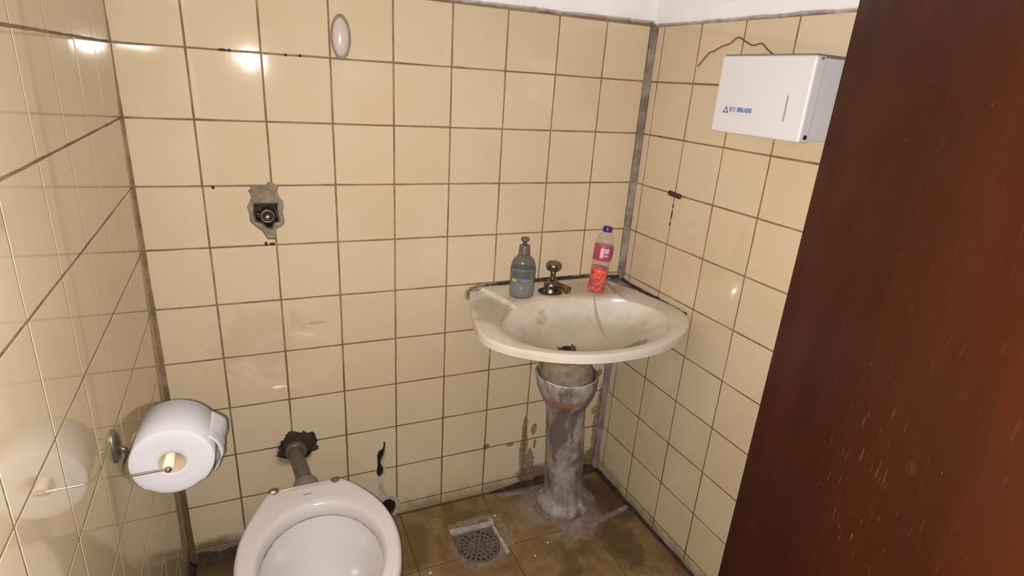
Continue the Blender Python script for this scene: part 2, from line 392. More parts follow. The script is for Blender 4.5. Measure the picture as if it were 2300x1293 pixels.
# ------------------------------------------------------------------ back wall
rel = lambda pts: [(x, z + ZA) for x, z in pts]
VALVE = rel([(0.2529, -0.299), (0.2859, -0.2986), (0.292, -0.2911), (0.3004, -0.2896), (0.3056, -0.2957), (0.3167, -0.2973), (0.3113, -0.3133), (0.3151, -0.3287), (0.323, -0.3381), (0.3235, -0.3522), (0.3202, -0.3678), (0.3234, -0.3837), (0.3219, -0.3948), (0.3147, -0.4041), (0.3014, -0.4084), (0.2994, -0.4356), (0.2808, -0.4347), (0.2696, -0.4134), (0.2552, -0.4002), (0.2438, -0.3872), (0.2441, -0.3686), (0.2409, -0.3501), (0.2467, -0.3381), (0.2518, -0.3275), (0.2487, -0.3154), (0.2456, -0.3124), (0.2515, -0.3064)])
VBOX = rel([(0.2545, -0.3436), (0.3105, -0.3433), (0.3102, -0.3675), (0.3127, -0.3929), (0.3009, -0.3956), (0.2926, -0.4112), (0.2786, -0.4074), (0.2709, -0.3976), (0.256, -0.3908), (0.2521, -0.372)])
CRACK = rel([(0.5584, -1.0986), (0.5657, -1.1002), (0.5642, -1.1248), (0.5601, -1.1475), (0.5512, -1.1692), (0.5498, -1.1779), (0.5582, -1.198), (0.5566, -1.2189), (0.5464, -1.2301), (0.538, -1.2173), (0.5365, -1.2047), (0.5399, -1.1815), (0.5393, -1.1456), (0.5445, -1.1291), (0.5543, -1.124), (0.5582, -1.1146)])
LOWH = [(0.570 + 0.024*math.cos(t) + 0.010*math.sin(t), 0.040 - 0.010*math.cos(t)*1.2 + 0.033*math.sin(t)) for t in [2*PI*i/18 for i in range(18)]]
def grow(poly, k):
    cx = sum(p[0] for p in poly)/len(poly); cz = sum(p[1] for p in poly)/len(poly)
    out = []
    for i in range(len(poly)):
        a = Vector(poly[i-1]); b = Vector(poly[(i+1) % len(poly)]); t = (b-a).normalized(); nrm = Vector((-t.y, t.x))
        if nrm.dot(Vector(poly[i]) - Vector((cx, cz))) < 0: nrm = -nrm
        out.append((poly[i][0] + nrm.x*k, poly[i][1] + nrm.y*k))
    return out
CRACK_O = [(x + (0.008 if x > 0.5485 and 0.155 < z < 0.25 else 0.001) * (1 if x > 0.5485 else -1), z - (0.002 if z < 0.19 else 0)) for x, z in CRACK]
def bounds(poly): return ((min(p[0] for p in poly), max(p[0] for p in poly)), (min(p[1] for p in poly), max(p[1] for p in poly)))
sub = box_me(-0.14, 1.52, 0.0009, 0.12, 0.0, TOP)
sub = cut(sub, [prism(VALVE, -0.02, 0.014), prism(VBOX, -0.02, 0.07), prism(CRACK_O, -0.02, 0.008), prism(CRACK, -0.02, 0.09), prism(LOWH, -0.02, 0.08)])
wall_back = link('wall_back', sub, M['grout']); struct(wall_back, 'cream tiled back wall with brown grout behind toilet and sink', 'wall')
cutters = [(*bounds(VALVE), prism(VALVE, -0.03, 0.03)), (*bounds(CRACK_O), prism(CRACK_O, -0.03, 0.03)), (*bounds(LOWH), prism(grow(LOWH, 0.006), -0.03, 0.03))]
lay_tiles(WB, wall_back, [XL] + [0.15*k for k in range(1, 9)] + [1.346], ROWS, cutters, lean={(0, 1): -0.012, (1, 1): -0.007, (2, 1): -0.004})   # a few tiles sit askew
part('hole_lip', cut(prism(CRACK_O, 0.0005, 0.006), [prism(CRACK, -0.02, 0.09)]), M['pale_lip'], wall_back, label='pale broken edge of the long black hole')
part('hole_lip', cut(prism(grow(LOWH, 0.014), -0.001, 0.004), [prism(LOWH, -0.02, 0.09)]), M['pale_lip'], wall_back, label='pale filler round the low black hole')
part('hole_dark_plate', prism(grow(CRACK, -0.0003), 0.012, 0.02), M['black'], wall_back, label='black plate painted as the dark inside the long hole')  # black plates near the surface paint the darkness inside the holes
part('hole_dark_plate', prism(grow(LOWH, -0.0003), 0.012, 0.02), M['black'], wall_back, label='black plate painted as the dark inside the low hole')

for x, z, w_, h_ in ((0.222, 0.0005, 0.010, 0.003), (0.236, 0.0, 0.004, 0.004), (0.352, -0.0005, 0.0035, 0.0035), (0.383, 0.0, 0.0035, 0.0035), (0.172, -0.303, 0.004, 0.004), (0.276, -0.446, 0.004, 0.006), (0.29, -0.447, 0.007, 0.004)):
    part('grout_pit', ycyl(x, ZA + z, [(1.0, 0.002), (1.0, -0.0004), (0.6, -0.0008)], 9) if False else loft([[(x + w_*k*math.cos(2*PI*j/9), y, ZA + z + h_*k*math.sin(2*PI*j/9)) for j in range(9)] for k, y in ((1.0, 0.002), (1.0, -0.0004), (0.5, -0.0007))]), M['darkdirt'], wall_back)

pale = [(0.5405, 0.165), (0.5555, 0.160), (0.556, 0.13), (0.560, 0.105), (0.578, 0.085), (0.588, 0.06), (0.578, 0.075), (0.560, 0.072), (0.548, 0.075), (0.541, 0.10), (0.5425, 0.13)]
part('pale_smear', prism(pale, -0.0009, 0.001), M['pale_lip'], wall_back, label='pale filler smear below the long hole')
def plaster_band(wall, parent, a0, a1, rise=0.0, seed=1.0):
    """painted plaster above the tiles: wavy lower edge, slightly proud"""
    n = 90; lo = []; bm = bmesh.new()
    for i in range(n+1):
        a = a0 + (a1-a0)*i/n
        z = TOPZ + rise * i/n + 0.0035*noise.noise(Vector((a*9, seed, 0))) + 0.0022*noise.noise(Vector((a*45, seed, 3)))
        lo.append((a, z))
    rows_ = []
    for a, z in lo:
        rows_.append([bm.verts.new(wall.p(a, z + dz, d)) for dz, d in ((0.010, -0.001), (0.002, 0.004), (0.0005, 0.0065), (0.004, 0.0085), (0.02, 0.009), (TOP - z, 0.009))])
    for i in range(n):
        for k in range(5): bm.faces.new((rows_[i][k], rows_[i+1][k], rows_[i+1][k+1], rows_[i][k+1]))
    part('painted_plaster', mesh_from(bm), M['plaster'], parent, True)
    bm = bmesh.new(); rows_ = []
    for a, z in lo:
        t = 0.004 + 0.003*noise.noise(Vector((a*30, seed, 9)))
        rows_.append([bm.verts.new(wall.p(a, z + dz, d)) for dz, d in ((0.004, 0.0), (0.004, 0.0055), (-t*0.5, 0.004), (-t, 0.0015), (-t-0.001, -0.001))])
    for i in range(n):
        for k in range(4): bm.faces.new((rows_[i][k], rows_[i+1][k], rows_[i+1][k+1], rows_[i][k+1]))
    part('edge_line', mesh_from(bm), M['palegrey'], parent, True, label='rough grey line where tiles meet white paint')  # rough pale grey band below the plaster edge
plaster_band(WB, wall_back, -0.02, 1.37, 0.008, 1.0)

# ------------------------------------------------------------------ left wall
def slab(wall, a0, a1, z0, z1, d0, d1):
    v = [wall.p(a, z, d) for d in (d0, d1) for a, z in ((a0, z0), (a1, z0), (a1, z1), (a0, z1))]
    return pyd(v, [(0, 1, 2, 3), (7, 6, 5, 4), (0, 4, 5, 1), (1, 5, 6, 2), (2, 6, 7, 3), (3, 7, 4, 0)])
wall_left = link('wall_left', slab(WL, 0.0, 1.53, 0, TOP, -0.12, -0.0004), M['grout']); struct(wall_left, 'glossy cream tiled side wall mirroring the toilet roll', 'wall')
LC = [0.0] + [0.0285 + 0.15*k for k in range(0, 11)]
lay_tiles(WL, wall_left, LC, ROWS, (), 0.22, 0.0003, {(0, 1): -0.010, (1, 1): -0.010, (2, 1): -0.010})
plaster_band(WL, wall_left, -0.02, 1.53, 0.0, 2.0)
# ------------------------------------------------------------------ right wall
wall_right = link('wall_right', slab(WR, -0.0, 1.53, 0, TOP, -0.12, -0.0009), M['grout']); struct(wall_right, 'cream tiled side wall holding the white dispenser', 'wall')
RC = [0.014] + [0.0432 + 0.15*k for k in range(0, 10)]
lay_tiles(WR, wall_right, RC, ROWS)
plaster_band(WR, wall_right, -0.02, 1.53, 0.002, 3.0)
# ------------------------------------------------------------------ front wall with the doorway the photo is taken from, ceiling
bm = bmesh.new()
box_bm(bm, -0.15, 0.06, -1.66, -1.535, 0, TOP); box_bm(bm, 0.66, 1.56, -1.66, -1.535, 0, TOP); box_bm(bm, 0.06, 0.66, -1.66, -1.535, 2.08, TOP)
struct(link('wall_front', mesh_from(bm), M['plaster']), 'white painted wall with the doorway behind the viewer', 'wall')
struct(link('ceiling', box_me(-0.16, 1.56, -1.66, 0.12, TOP, TOP + 0.1), M['plaster']), 'white painted ceiling above the tiled room', 'ceiling')

# ------------------------------------------------------------------ floor
DX0, DX1, DY0, DY1 = 0.742, 0.892, -0.290, -0.105      # drain pit
pit = box_me(DX0, DX1, DY0, DY1, -0.06, 0.05)
fl_me = cut(box_me(-0.15, 1.56, -1.66, 0.12, -0.12, -0.0015), [pit])
floor = link('floor', fl_me, M['grout']); struct(floor, 'stained ochre tiled bathroom floor', 'floor')
FX = [0.0, 0.03, 0.32, 0.61, 0.90, 1.19, 1.48]; FY = [0.0, -0.24, -0.53, -0.82, -1.11, -1.40, -1.55]
fc = {}
for i in range(len(FX)-1):
    for j in range(len(FY)-1):
        x0, x1, y1, y0 = FX[i], FX[i+1], FY[j], FY[j+1]
        if x1 > 1.40:
            x1 = XR + abs(y0)*YR*0.5 + abs(y1)*YR*0.5
        w2, h2 = (x1-x0-0.004)/2, (y1-y0-0.004)/2
        key = (round(w2, 3), round(h2, 3))
        if key not in fc:
            def rg(k, z): return [(-w2+k, -h2+k, z), (w2-k, -h2+k, z), (w2-k, h2-k, z), (-w2+k, h2-k, z)]
            fc[key] = loft([rg(0, -0.008), rg(0, -0.0015), rg(0.0015, 0.0)]); fc[key].materials.append(M['floor_tile'])
        me = fc[key]; mw = Matrix.Translation(((x0+x1)/2, (y0+y1)/2, 0.0)) @ Matrix.Rotation(random.gauss(0, .0015), 4, 'X') @ Matrix.Rotation(random.gauss(0, .0015), 4, 'Y')
        if i == 3 and j in (0, 1):
            pc = pit.copy(); pc.transform(mw.inverted()); me = cut(me.copy(), [pc])
        o = link('floor_tile', me, M['floor_tile'], floor); o.matrix_world = mw

# ------------------------------------------------------------------ cement in the corner (trim) and dirt fillets
def corner_fillet(name, zs, mat, wl, wr, seed, depth=0.008):
    rings = []
    for z in zs:
        a = wl + 0.0045*noise.noise(Vector((seed, 0, z*14))) + 0.002*noise.noise(Vector((seed, 0, z*60)))
        b = wr + 0.003*noise.noise(Vector((seed+5, 0, z*11))) + 0.002*noise.noise(Vector((seed+5, 0, z*50)))
        d = depth + 0.003*noise.noise(Vector((seed+9, 0, z*22)))
        rings.append([(XR + 0.002, 0.002, z), (XR - a, 0.001, z), (XR - a*0.9, -0.003, z), (XR - a*0.5, -d*0.8, z), (XR - d*0.55, -d*1.1, z), (XR - 0.003, -b*0.9, z), (XR + 0.002, -b, z)])
    return link(name, loft(rings), mat, None, True)
t1 = corner_fillet('trim_1', [TOPZ + 0.004 - i*(TOPZ)/130 for i in range(131)], M['cornercement'], 0.016, 0.016, 2.0)
struct(t1, 'rough grey cement strip filling the corner of two tiled walls', 'trim')
def base_fillet(name, wall, a0, a1, hf, df, mat, seed, n=70):
    rings = []
    for i in range(n+1):
        a = a0 + (a1-a0)*i/n; t = i/n
        h = hf(t) * (1 + 0.5*noise.noise(Vector((a*18, seed, 0))) + 0.35*noise.noise(Vector((a*60, seed, 4))))
        d = df(t) * (1 + 0.4*noise.noise(Vector((a*20, seed, 8))))
        rings.append([tuple(wall.p(a, z, q)) for z, q in ((0, -0.0005), (max(h, .001), -0.0005), (max(h, .001)*0.85, 0.0025), (max(h, .001)*0.3, d*0.5), (0.0006, d), (-0.001, d))])
    return link(name, loft(rings), mat, None, True)
struct(base_fillet('trim_2', WB, 0.02, 0.20, lambda t: 0.034 - 0.008*t, lambda t: 0.016, M['darkdirt'], 4.0), 'black dirt caked along the wall foot left of the toilet', 'trim')
struct(base_fillet('trim_3', WB, 0.93, 1.355, lambda t: 0.006 + 0.020*min(1, t*2.5), lambda t: 0.006 + 0.014*min(1, t*2), M['darkdirt'], 6.0), 'dark damp dirt along the wall foot behind the pedestal', 'trim')
struct(base_fillet('trim_4', WR, 0.015, 0.55, lambda t: 0.016*(1-t*0.6), lambda t: 0.012*(1-t*0.5), M['darkdirt'], 8.0), 'thin dark dirt line along the right wall foot', 'trim')
struct(base_fillet('trim_5', WL, 0.01, 1.2, lambda t: 0.024, lambda t: 0.015, M['darkdirt'], 9.0), 'dark dirt line along the left wall foot', 'trim')

# ------------------------------------------------------------------ door
HX, HY = 0.62, -1.50
DE = Vector((0.986, -0.937)); dv = (DE - Vector((HX, HY))); DW = dv.length; ang = math.atan2(dv.y, dv.x)
door = link('door_1', box_me(0, DW, -0.035, 0.0, 0.012, 2.06, bev=0.0015, seg=1), M['door'])
door.matrix_world = Matrix.Translation((HX, HY, 0)) @ Matrix.Rotation(ang, 4, 'Z')
struct(door, 'scuffed dark red-brown wooden door standing open on the right', 'door')
for z in (0.3, 1.05, 1.8):
    h = link('hinge', tube([(-0.004, -0.004, z-0.045), (-0.004, -0.004, z+0.045)], 0.006, 12), M['oldsteel'], door)

# ------------------------------------------------------------------ flush valve in the broken hole
fv = empty('flush_valve', (0.285, 0.02, ZA-0.38), 'bare flush valve stub in a dark square hole broken through tiles', 'valve')
bed = cut(prism(grow(VALVE, -0.0005), 0.008, 0.0135), [prism(VBOX, -0.02, 0.08)])
part('mortar_bed', bed, M['bed'], fv, label='rough grey-brown mortar round the hole')
inner = prism(grow(VBOX, -0.0006), 0.052, 0.069); part('recess_back', inner, M['darkdirt'], fv)
ringw = cut(prism(grow(VBOX, -0.0004), 0.009, 0.06), [prism(grow(VBOX, -0.004), -0.02, 0.08)]); part('valve_box', ringw, M['brown'], fv, label='dark brown box sides')
def ycyl(cx, cz, prof, n=28):
    """profile of (radius, y) turned about an axis along y"""
    return loft([[(cx + r*math.cos(2*PI*j/n), y, cz + r*math.sin(2*PI*j/n)) for j in range(n)] for r, y in prof])
vz = ZA - 0.382
part('valve_body', ycyl(0.285, vz, [(0.019, 0.052), (0.019, 0.03), (0.017, 0.024), (0.013, 0.023), (0.0125, 0.03)]), M['oldsteel'], fv, True)
part('spindle', ycyl(0.285, vz, [(0.0085, 0.04), (0.0085, 0.014), (0.0075, 0.010), (0.004, 0.0085), (0.001, 0.008)]), M['steel'], fv, True, label='shiny metal spindle tip')
for dx, dz, r in ((-0.022, 0.006, 0.0035), (-0.019, 0.022, 0.0022), (-0.013, -0.006, 0.0025), (-0.004, 0.030, 0.0018)):
    part('screw', ycyl(0.285+dx, vz+dz, [(r, 0.05), (r, 0.028), (r*0.6, 0.026)], 12), M['steel'], fv, True)

# ------------------------------------------------------------------ oval cap
cp = empty('oval_cover', (0.476, 0, ZA + 0.047), 'oval white plastic cap fixed high on the back wall', 'cap')
def oval(prof, n=48, cx=0.476, cz=ZA + 0.047): return loft([[(cx + 0.5*0.046*r*math.cos(2*PI*j/n), y, cz + 0.5*0.100*r*math.sin(2*PI*j/n)) for j in range(n)] for r, y in prof])
part('rim', oval([(1.0, 0.001), (1.0, -0.002), (0.94, -0.0045), (0.86, -0.0035), (0.82, 0.000)]), M['bed'], cp, True, label='greyish rim of the cap')
part('dome', oval([(0.86, 0.0), (0.85, -0.003), (0.74, -0.0075), (0.52, -0.011), (0.27, -0.013), (0.04, -0.0136)]), M['capwhite'], cp, True)
pts = [(0.490, -0.0060, ZA+0.055), (0.489, -0.0085, ZA+0.043), (0.4845, -0.0105, ZA+0.032), (0.477, -0.0108, ZA+0.023), (0.474, -0.0102, ZA+0.0205)]
part('fold', tube(smooth_path(pts), [0.0006 + 0.0022*math.sin(PI*min(1, (i+1)/33)) for i in range(33)], 8), M['capwhite'], cp, True, label='curled fold across the cap')

# ------------------------------------------------------------------ small fixings on the walls
wire_pts = [(0.2039, 0.044), (0.236, 0.0754), (0.2539, 0.0807), (0.278, 0.0913), (0.3026, 0.0968), (0.3221, 0.109), (0.3317, 0.1101), (0.3482, 0.103), (0.3723, 0.0929), (0.3864, 0.0926), (0.3993, 0.0956), (0.4093, 0.0921), (0.4232, 0.0819), (0.4415, 0.0711), (0.45, 0.06), (0.455, 0.03)]
wp = smooth_path([WR.p(a, z + ZA, 0.0022) for a, z in wire_pts], 5)
tag(link('wire', tube(wp, 0.0016, 8), M['wire'], None, True), 'thin brown wire running over the tiles behind the dispenser', 'wire')
q = WR.mat(0.196, ZA - 0.3005, 0.0)
bm = bmesh.new(); box_bm(bm, -0.026, 0.026, -0.001, 0.007, -0.0075, 0.0065, bev=0.003, seg=2)
an = link('wall_anchor', mesh_from(bm), M['brown'], None, True); an.matrix_world = q @ Matrix.Rotation(0.06, 4, 'Y'); tag(an, 'small dark rusty anchor stub on a right wall tile joint', 'anchor')
for nm, a, z, ln in (('rust_drip', 0.1945, ZA-0.335, 0.010), ('rust_drip', 0.1945, ZA-0.360, 0.022), ('rust_drip', 0.193, ZA-0.388, 0.010)):
    bm = bmesh.new(); box_bm(bm, -0.003, 0.003, -0.001, 0.0015, -ln/2, ln/2, bev=0.0012, seg=1)
    o = part(nm, mesh_from(bm), M['brown'], an); o.matrix_parent_inverse = Matrix.Identity(4); o.matrix_world = WR.mat(a, z, 0)
    bpy.context.view_layer.update()

# ------------------------------------------------------------------ paper towel dispenser
SD0, SD1, ZD0, ZD1, DD = 0.409, 0.652, ZA - 0.1035, ZA + 0.060, 0.120
td = empty('towel_dispenser', tuple(WR.p(0.53, ZD0, 0)), 'white metal paper towel dispenser with blue lettering on right wall', 'dispenser')
def on_wr(me, a=0, z=0, d=0): me.transform(WR.mat(a, z, d)); me.flip_normals(); return me
body = on_wr(box_me(SD0+0.004, SD1-0.004, 0.0, DD-0.02, ZD0+0.003, ZD1-0.003, bev=0.002)); part('body', body, M['white_metal'], td)
bm = bmesh.new(); box_bm(bm, SD0, SD1, DD-0.030, DD, ZD0, ZD1, bev=0.005, seg=4)
me = mesh_from(bm)
slot_o = [(0.6045 + (0.0025*math.cos(t)), (-0.041 + ZA + 0.0235*(1 if math.sin(t) > 0 else -1) + 0.0025*math.sin(t))) for t in [2*PI*(i+.5)/16 for i in range(16)]]
slc = prism(slot_o, DD-0.004, DD+0.01)
me = cut(me, [slc]); on_wr(me); cover = part('cover', me, M['white_metal'], td)
part('top_strip', on_wr(box_me(SD0+0.003, SD1-0.006, 0.0, DD-0.004, ZD1-0.003, ZD1+0.0028, bev=0.0012, seg=1)), M['slot'], td, label='dark strip along the top edge')  # thin dark strip just above the cover's top edge
part('slot', on_wr(prism([(x, z) for x, z in slot_o], DD-0.0038, DD-0.0032)), M['slot'], cover, label='narrow grey viewing slot')
lk = loft([[(SD1 + y, DD-0.016 + 0.0048*math.cos(2*PI*j/20)*k, ZD0 + 0.011 + 0.0048*math.sin(2*PI*j/20)*k) for j in range(20)] for k, y in ((1, -0.002), (1, 0.0012), (0.8, 0.002), (0.05, 0.002))])
part('lock', on_wr(lk), M['black'], cover, True, label='round black lock')
lk2 = loft([[(SD1 + y - 0.002, DD-0.016 + 0.004*math.cos(2*PI*j/16)*k, ZD1 - 0.005 + 0.003*math.sin(2*PI*j/16)*k) for j in range(16)] for k, y in ((1, -0.002), (1, 0.003), (0.05, 0.0035))])
part('hinge_pin', on_wr(lk2), M['slot'], td)
fx = link('screw', on_wr(ycyl(SD0-0.004, ZD0 - 0.001, [(0.003, 0.0), (0.003, 0.004), (0.0015, 0.005)], 12)), M['brown']); bpy.context.view_layer.update()
fx.parent = td; fx.matrix_parent_inverse = td.matrix_world.inverted()
def print_on(me, a, z, mat, name, sx=1.0, label=None):
    # text lies in xy: x along s, y up; faces away from the wall
    me.transform(Matrix(((sx, 0, 0, 0), (0, 0, 1, 0), (0, 1, 0, 0), (0, 0, 0, 1)))); me.flip_normals()
    on_wr(me, a, z, DD + 0.0002); return part(name, me, mat, cover, label=label)
def bars(w, h): return box_me(0, w, 0, h, 0, 0.0003)
tw = text_mesh('BETO', 0.0135); bw = max(v.co.x for v in tw.vertices)
print_on(tw, 0.4565, ZA - 0.0560, M['greyprint'], 'lettering', 0.0185/bw, 'small grey-blue word')
tw = text_mesh('EMBALAGENS', 0.0135); bw = max(v.co.x for v in tw.vertices)
print_on(tw, 0.479, ZA - 0.0560, M['blue'], 'lettering', 0.041/bw, 'small blue word')
def tri(x0, y0, s_): return pyd([(x0, y0, 0), (x0+s_, y0, 0), (x0+s_/2, y0+s_*0.95, 0), (x0, y0, .0003), (x0+s_, y0, .0003), (x0+s_/2, y0+s_*0.95, .0003)], [(0, 1, 2), (3, 5, 4), (0, 3, 4, 1), (1, 4, 5, 2), (2, 5, 3, 0)])
lg = cut(tri(0, 0, 0.0165), [lathe([(0.0034, -0.01), (0.0034, 0.01)], 14)]) if False else tri(0, 0, 0.0165)
print_on(lg, 0.4385, ZA - 0.0600, M['darkprint'], 'logo_triangle', 1.0, 'dark blue triangle emblem')
wd_ = lathe([(0.0032, 0.0002), (0.0032, 0.0006)], 14); wd_.transform(Matrix.Translation((0.0083, 0.0050, 0))); print_on(wd_, 0.4385, ZA - 0.0600, M['white_metal'], 'logo_dot')
for k in range(9): print_on(bars(0.0042, 0.0022), 0.466 + k*0.0055, ZA - 0.0622, M['faintprint'], 'small_print')

# ------------------------------------------------------------------ sink
SZ = ZA - 0.615
SCX = 1.055
half = [(0, -0.498), (0.07, -0.494), (0.14, -0.475), (0.205, -0.443), (0.262, -0.40), (0.297, -0.35), (0.309, -0.30), (0.302, -0.24), (0.284, -0.165), (0.262, -0.09), (0.243, -0.03), (0.236, -0.014), (0.222, -0.005), (0.15, -0.004)]
outl = [(SCX + x, y) for x, y in half] + [(SCX - x, y) for x, y in reversed(half[1:])]
def ray_poly(c, t, poly):
    d = Vector((math.cos(t), math.sin(t))); best = None
    for i in range(len(poly)):
        a = Vector(poly[i]) - Vector(c); b = Vector(poly[(i+1) % len(poly)]) - Vector(c); e = b - a
        den = d.x*e.y - d.y*e.x
        if abs(den) < 1e-12: continue
        u = (a.x*e.y - a.y*e.x)/den; v = (a.x*d.y - a.y*d.x)/den
        if u > 0 and -1e-9 <= v <= 1+1e-9 and (best is None or u < best): best = u
    return best
NS = 360; SC = (SCX, -0.285)
dense = [tuple(p) for p in closed_spline([(x, y, 0) for x, y in outl], 6)]; dense = [(p[0], p[1]) for p in dense]
OUT = [ray_poly(SC, 2*PI*i/NS, dense) for i in range(NS)]
inner_poly = [(SCX - 0.003 + 0.244*math.copysign(abs(math.cos(t))**0.92, math.cos(t)), -0.303 + (0.168)*math.sin(t)) for t in [2*PI*i/120 for i in range(120)]]
INN = [ray_poly(SC, 2*PI*i/NS, inner_poly) for i in range(NS)]
def sm(e0, e1, x):
    t = max(0, min(1, (x-e0)/(e1-e0))); return t*t*(3-2*t)
def deck(x, y):
    """the tap shelf stands a little proud of the rim; slanted left end"""
    lx = 0.862 + (-(y) - 0.05)*0.30
    rx = 1.262 - (-(y) - 0.05)*0.12
    k = sm(lx - 0.0025, lx + 0.0025, x) * (1 - sm(rx - 0.02, rx + 0.02, x)) * sm(-0.25, -0.22, y)
    return 0.009*k
def ringp(f):
    return [f(i, 2*PI*i/NS) for i in range(NS)]
DRC = (1.05, -0.215)
rings = []
TH = 0.026
for off, dz in ((-0.040, -0.036), (-0.020, -0.031), (-0.004, -TH), (-0.0005, -TH+0.003), (0.0, -0.012), (-0.0002, -0.004), (-0.0012, -0.0012), (-0.004, 0.0)):
    rings.append(ringp(lambda i, t: (SC[0] + (OUT[i]+off)*math.cos(t), SC[1] + (OUT[i]+off)*math.sin(t), SZ + dz)))
for k in range(1, 27):
    q_ = k/26
    def f(i, t):
        r0 = OUT[i]-0.004; r1 = INN[i]; r = r0 + (r1-r0)*q_
        x, y = SC[0] + r*math.cos(t), SC[1] + r*math.sin(t)
        return (x, y, SZ - 0.003*q_**3 + deck(x, y)*(1 if q_ < .9 else 1-(q_-.9)*5))
    rings.append(ringp(f))
DEP = 0.122
prof = [(0.985, 0.030), (0.95, 0.09), (0.90, 0.18), (0.83, 0.30), (0.75, 0.41), (0.66, 0.53), (0.56, 0.65), (0.46, 0.76), (0.36, 0.86), (0.27, 0.93), (0.18, 0.97), (0.09, 1.0)]
for s_, h_ in prof:
    c_ = 1 - s_
    def f(i, t):
        cx = SC[0] + (DRC[0]-SC[0])*c_; cy = SC[1] + (DRC[1]-SC[1])*c_
        return (cx + INN[i]*s_*math.cos(t), cy + INN[i]*s_*math.sin(t), SZ - 0.003 - DEP*h_)
    rings.append(ringp(f))
# underside back out to the first ring
under = []
for s_, h_ in ((0.12, 1.10), (0.36, 0.97), (0.56, 0.76), (0.72, 0.54), (0.84, 0.40)):
    c_ = 1 - s_
    def f(i, t):
        cx = SC[0] + (DRC[0]-SC[0])*c_; cy = SC[1] + (DRC[1]-SC[1])*c_
        return (cx + (INN[i]+0.004)*s_*math.cos(t), cy + (INN[i]+0.004)*s_*math.sin(t), SZ - 0.003 - DEP*h_ - 0.006)
    under.append(ringp(f))
allr = list(reversed(under)) ; allr = under[:]  # drain underside -> rim
sink = empty('washbasin', (SCX, -0.25, SZ - 0.16), 'dirty white ceramic washbasin wedged in the tiled corner', 'sink')
full = under + rings
me = loft(full, True, True)
for pl in me.polygons: pl.use_smooth = True
me.set_sharp_from_angle(angle=math.radians(28)); part('basin', me, M['sink'], sink)
dz_ = SZ - 0.003 - DEP
wr = lathe([(0.012, 0.0005), (0.021, 0.0008), (0.0245, 0.0035), (0.027, 0.003), (0.028, 0.0)], 32); wr.transform(Matrix.Translation((DRC[0], DRC[1], dz_ + 0.001)))
part('waste_ring', wr, M['waste'], sink, True, label='brown stained drain ring')
wr = lathe([(0.013, 0.0), (0.013, 0.0012)], 24); wr.transform(Matrix.Translation((DRC[0], DRC[1], dz_ + 0.001))); part('drain_dark_disc', wr, M['black'], sink)  # flat black disc paints the dark of the drain opening
# dark sealant between sink and walls
def bead(pts, rad, name, label):
    ps = [jig(p, 0.0018, 60, 3) for p in smooth_path(pts, 14)]
    part(name, tube(ps, [rad*(1 + 0.45*noise.noise(Vector(p)*70)) for p in ps], 8), M['darkdirt'], sink, True, label)
bead([(0.86, -0.004, SZ+0.006), (1.0, -0.003, SZ+0.010), (1.15, -0.003, SZ+0.010), (1.30, -0.004, SZ+0.004), (1.345, -0.006, SZ)], 0.0062, 'sealant', 'blackened sealant along the back edge')
bead([tuple(WR.p(0.02, SZ - 0.004, 0.012)), tuple(WR.p(0.10, SZ - 0.003, 0.018)), tuple(WR.p(0.19, SZ - 0.004, 0.012)), tuple(WR.p(0.26, SZ - 0.006, 0.007)), tuple(WR.p(0.325, SZ - 0.008, 0.004))], 0.005, 'sealant', 'dark gap filling along the right wall')
# cement wedge between basin shoulder and corner
wv = [(1.29, -0.004), (1.3585, -0.004), (WR.p(0.15, 0, 0.001).x, WR.p(0.15, 0, 0.001).y), (1.318, -0.10), (1.302, -0.05)]
me = loft([[(x, y, SZ - 0.02) for x, y in wv], [(x, y, SZ - 0.004) for x, y in wv]]); part('cement_wedge', me, M['cornercement'], sink, label='grey cement filling the corner')

# lump of putty at the left end of the basin
def lump(c, r, seed, amp=0.35, n=2, sc=(1, 1, 1), f2=5.0):
    bm = bmesh.new(); bmesh.ops.create_icosphere(bm, subdivisions=n, radius=1.0)
    for v in bm.verts:
        d = v.co.normalized(); k = 1 + amp*noise.noise(d*2.2 + Vector((seed, seed, 0))) + amp*0.5*noise.noise(d*f2 + Vector((seed, 0, 2)))
        v.co = Vector((d.x*sc[0], d.y*sc[1], d.z*sc[2]))*r*k + Vector(c)
    return mesh_from(bm)
bm = bmesh.new()
for c, r, sd in (((0.832, -0.013, SZ-0.002), 0.013, 1), ((0.848, -0.011, SZ+0.006), 0.011, 2), ((0.865, -0.010, SZ+0.004), 0.009, 3), ((0.826, -0.014, SZ-0.012), 0.009, 4), ((0.886, -0.008, SZ+0.006), 0.007, 5)):
    m_ = lump(c, r, sd, 0.5, 3, (1.2, 0.8, 0.8)); bm.from_mesh(m_)
tag(link('putty_lump', mesh_from(bm), M['putty'], None, True), 'crumbly grey putty lump at the left end of the washbasin', 'putty')

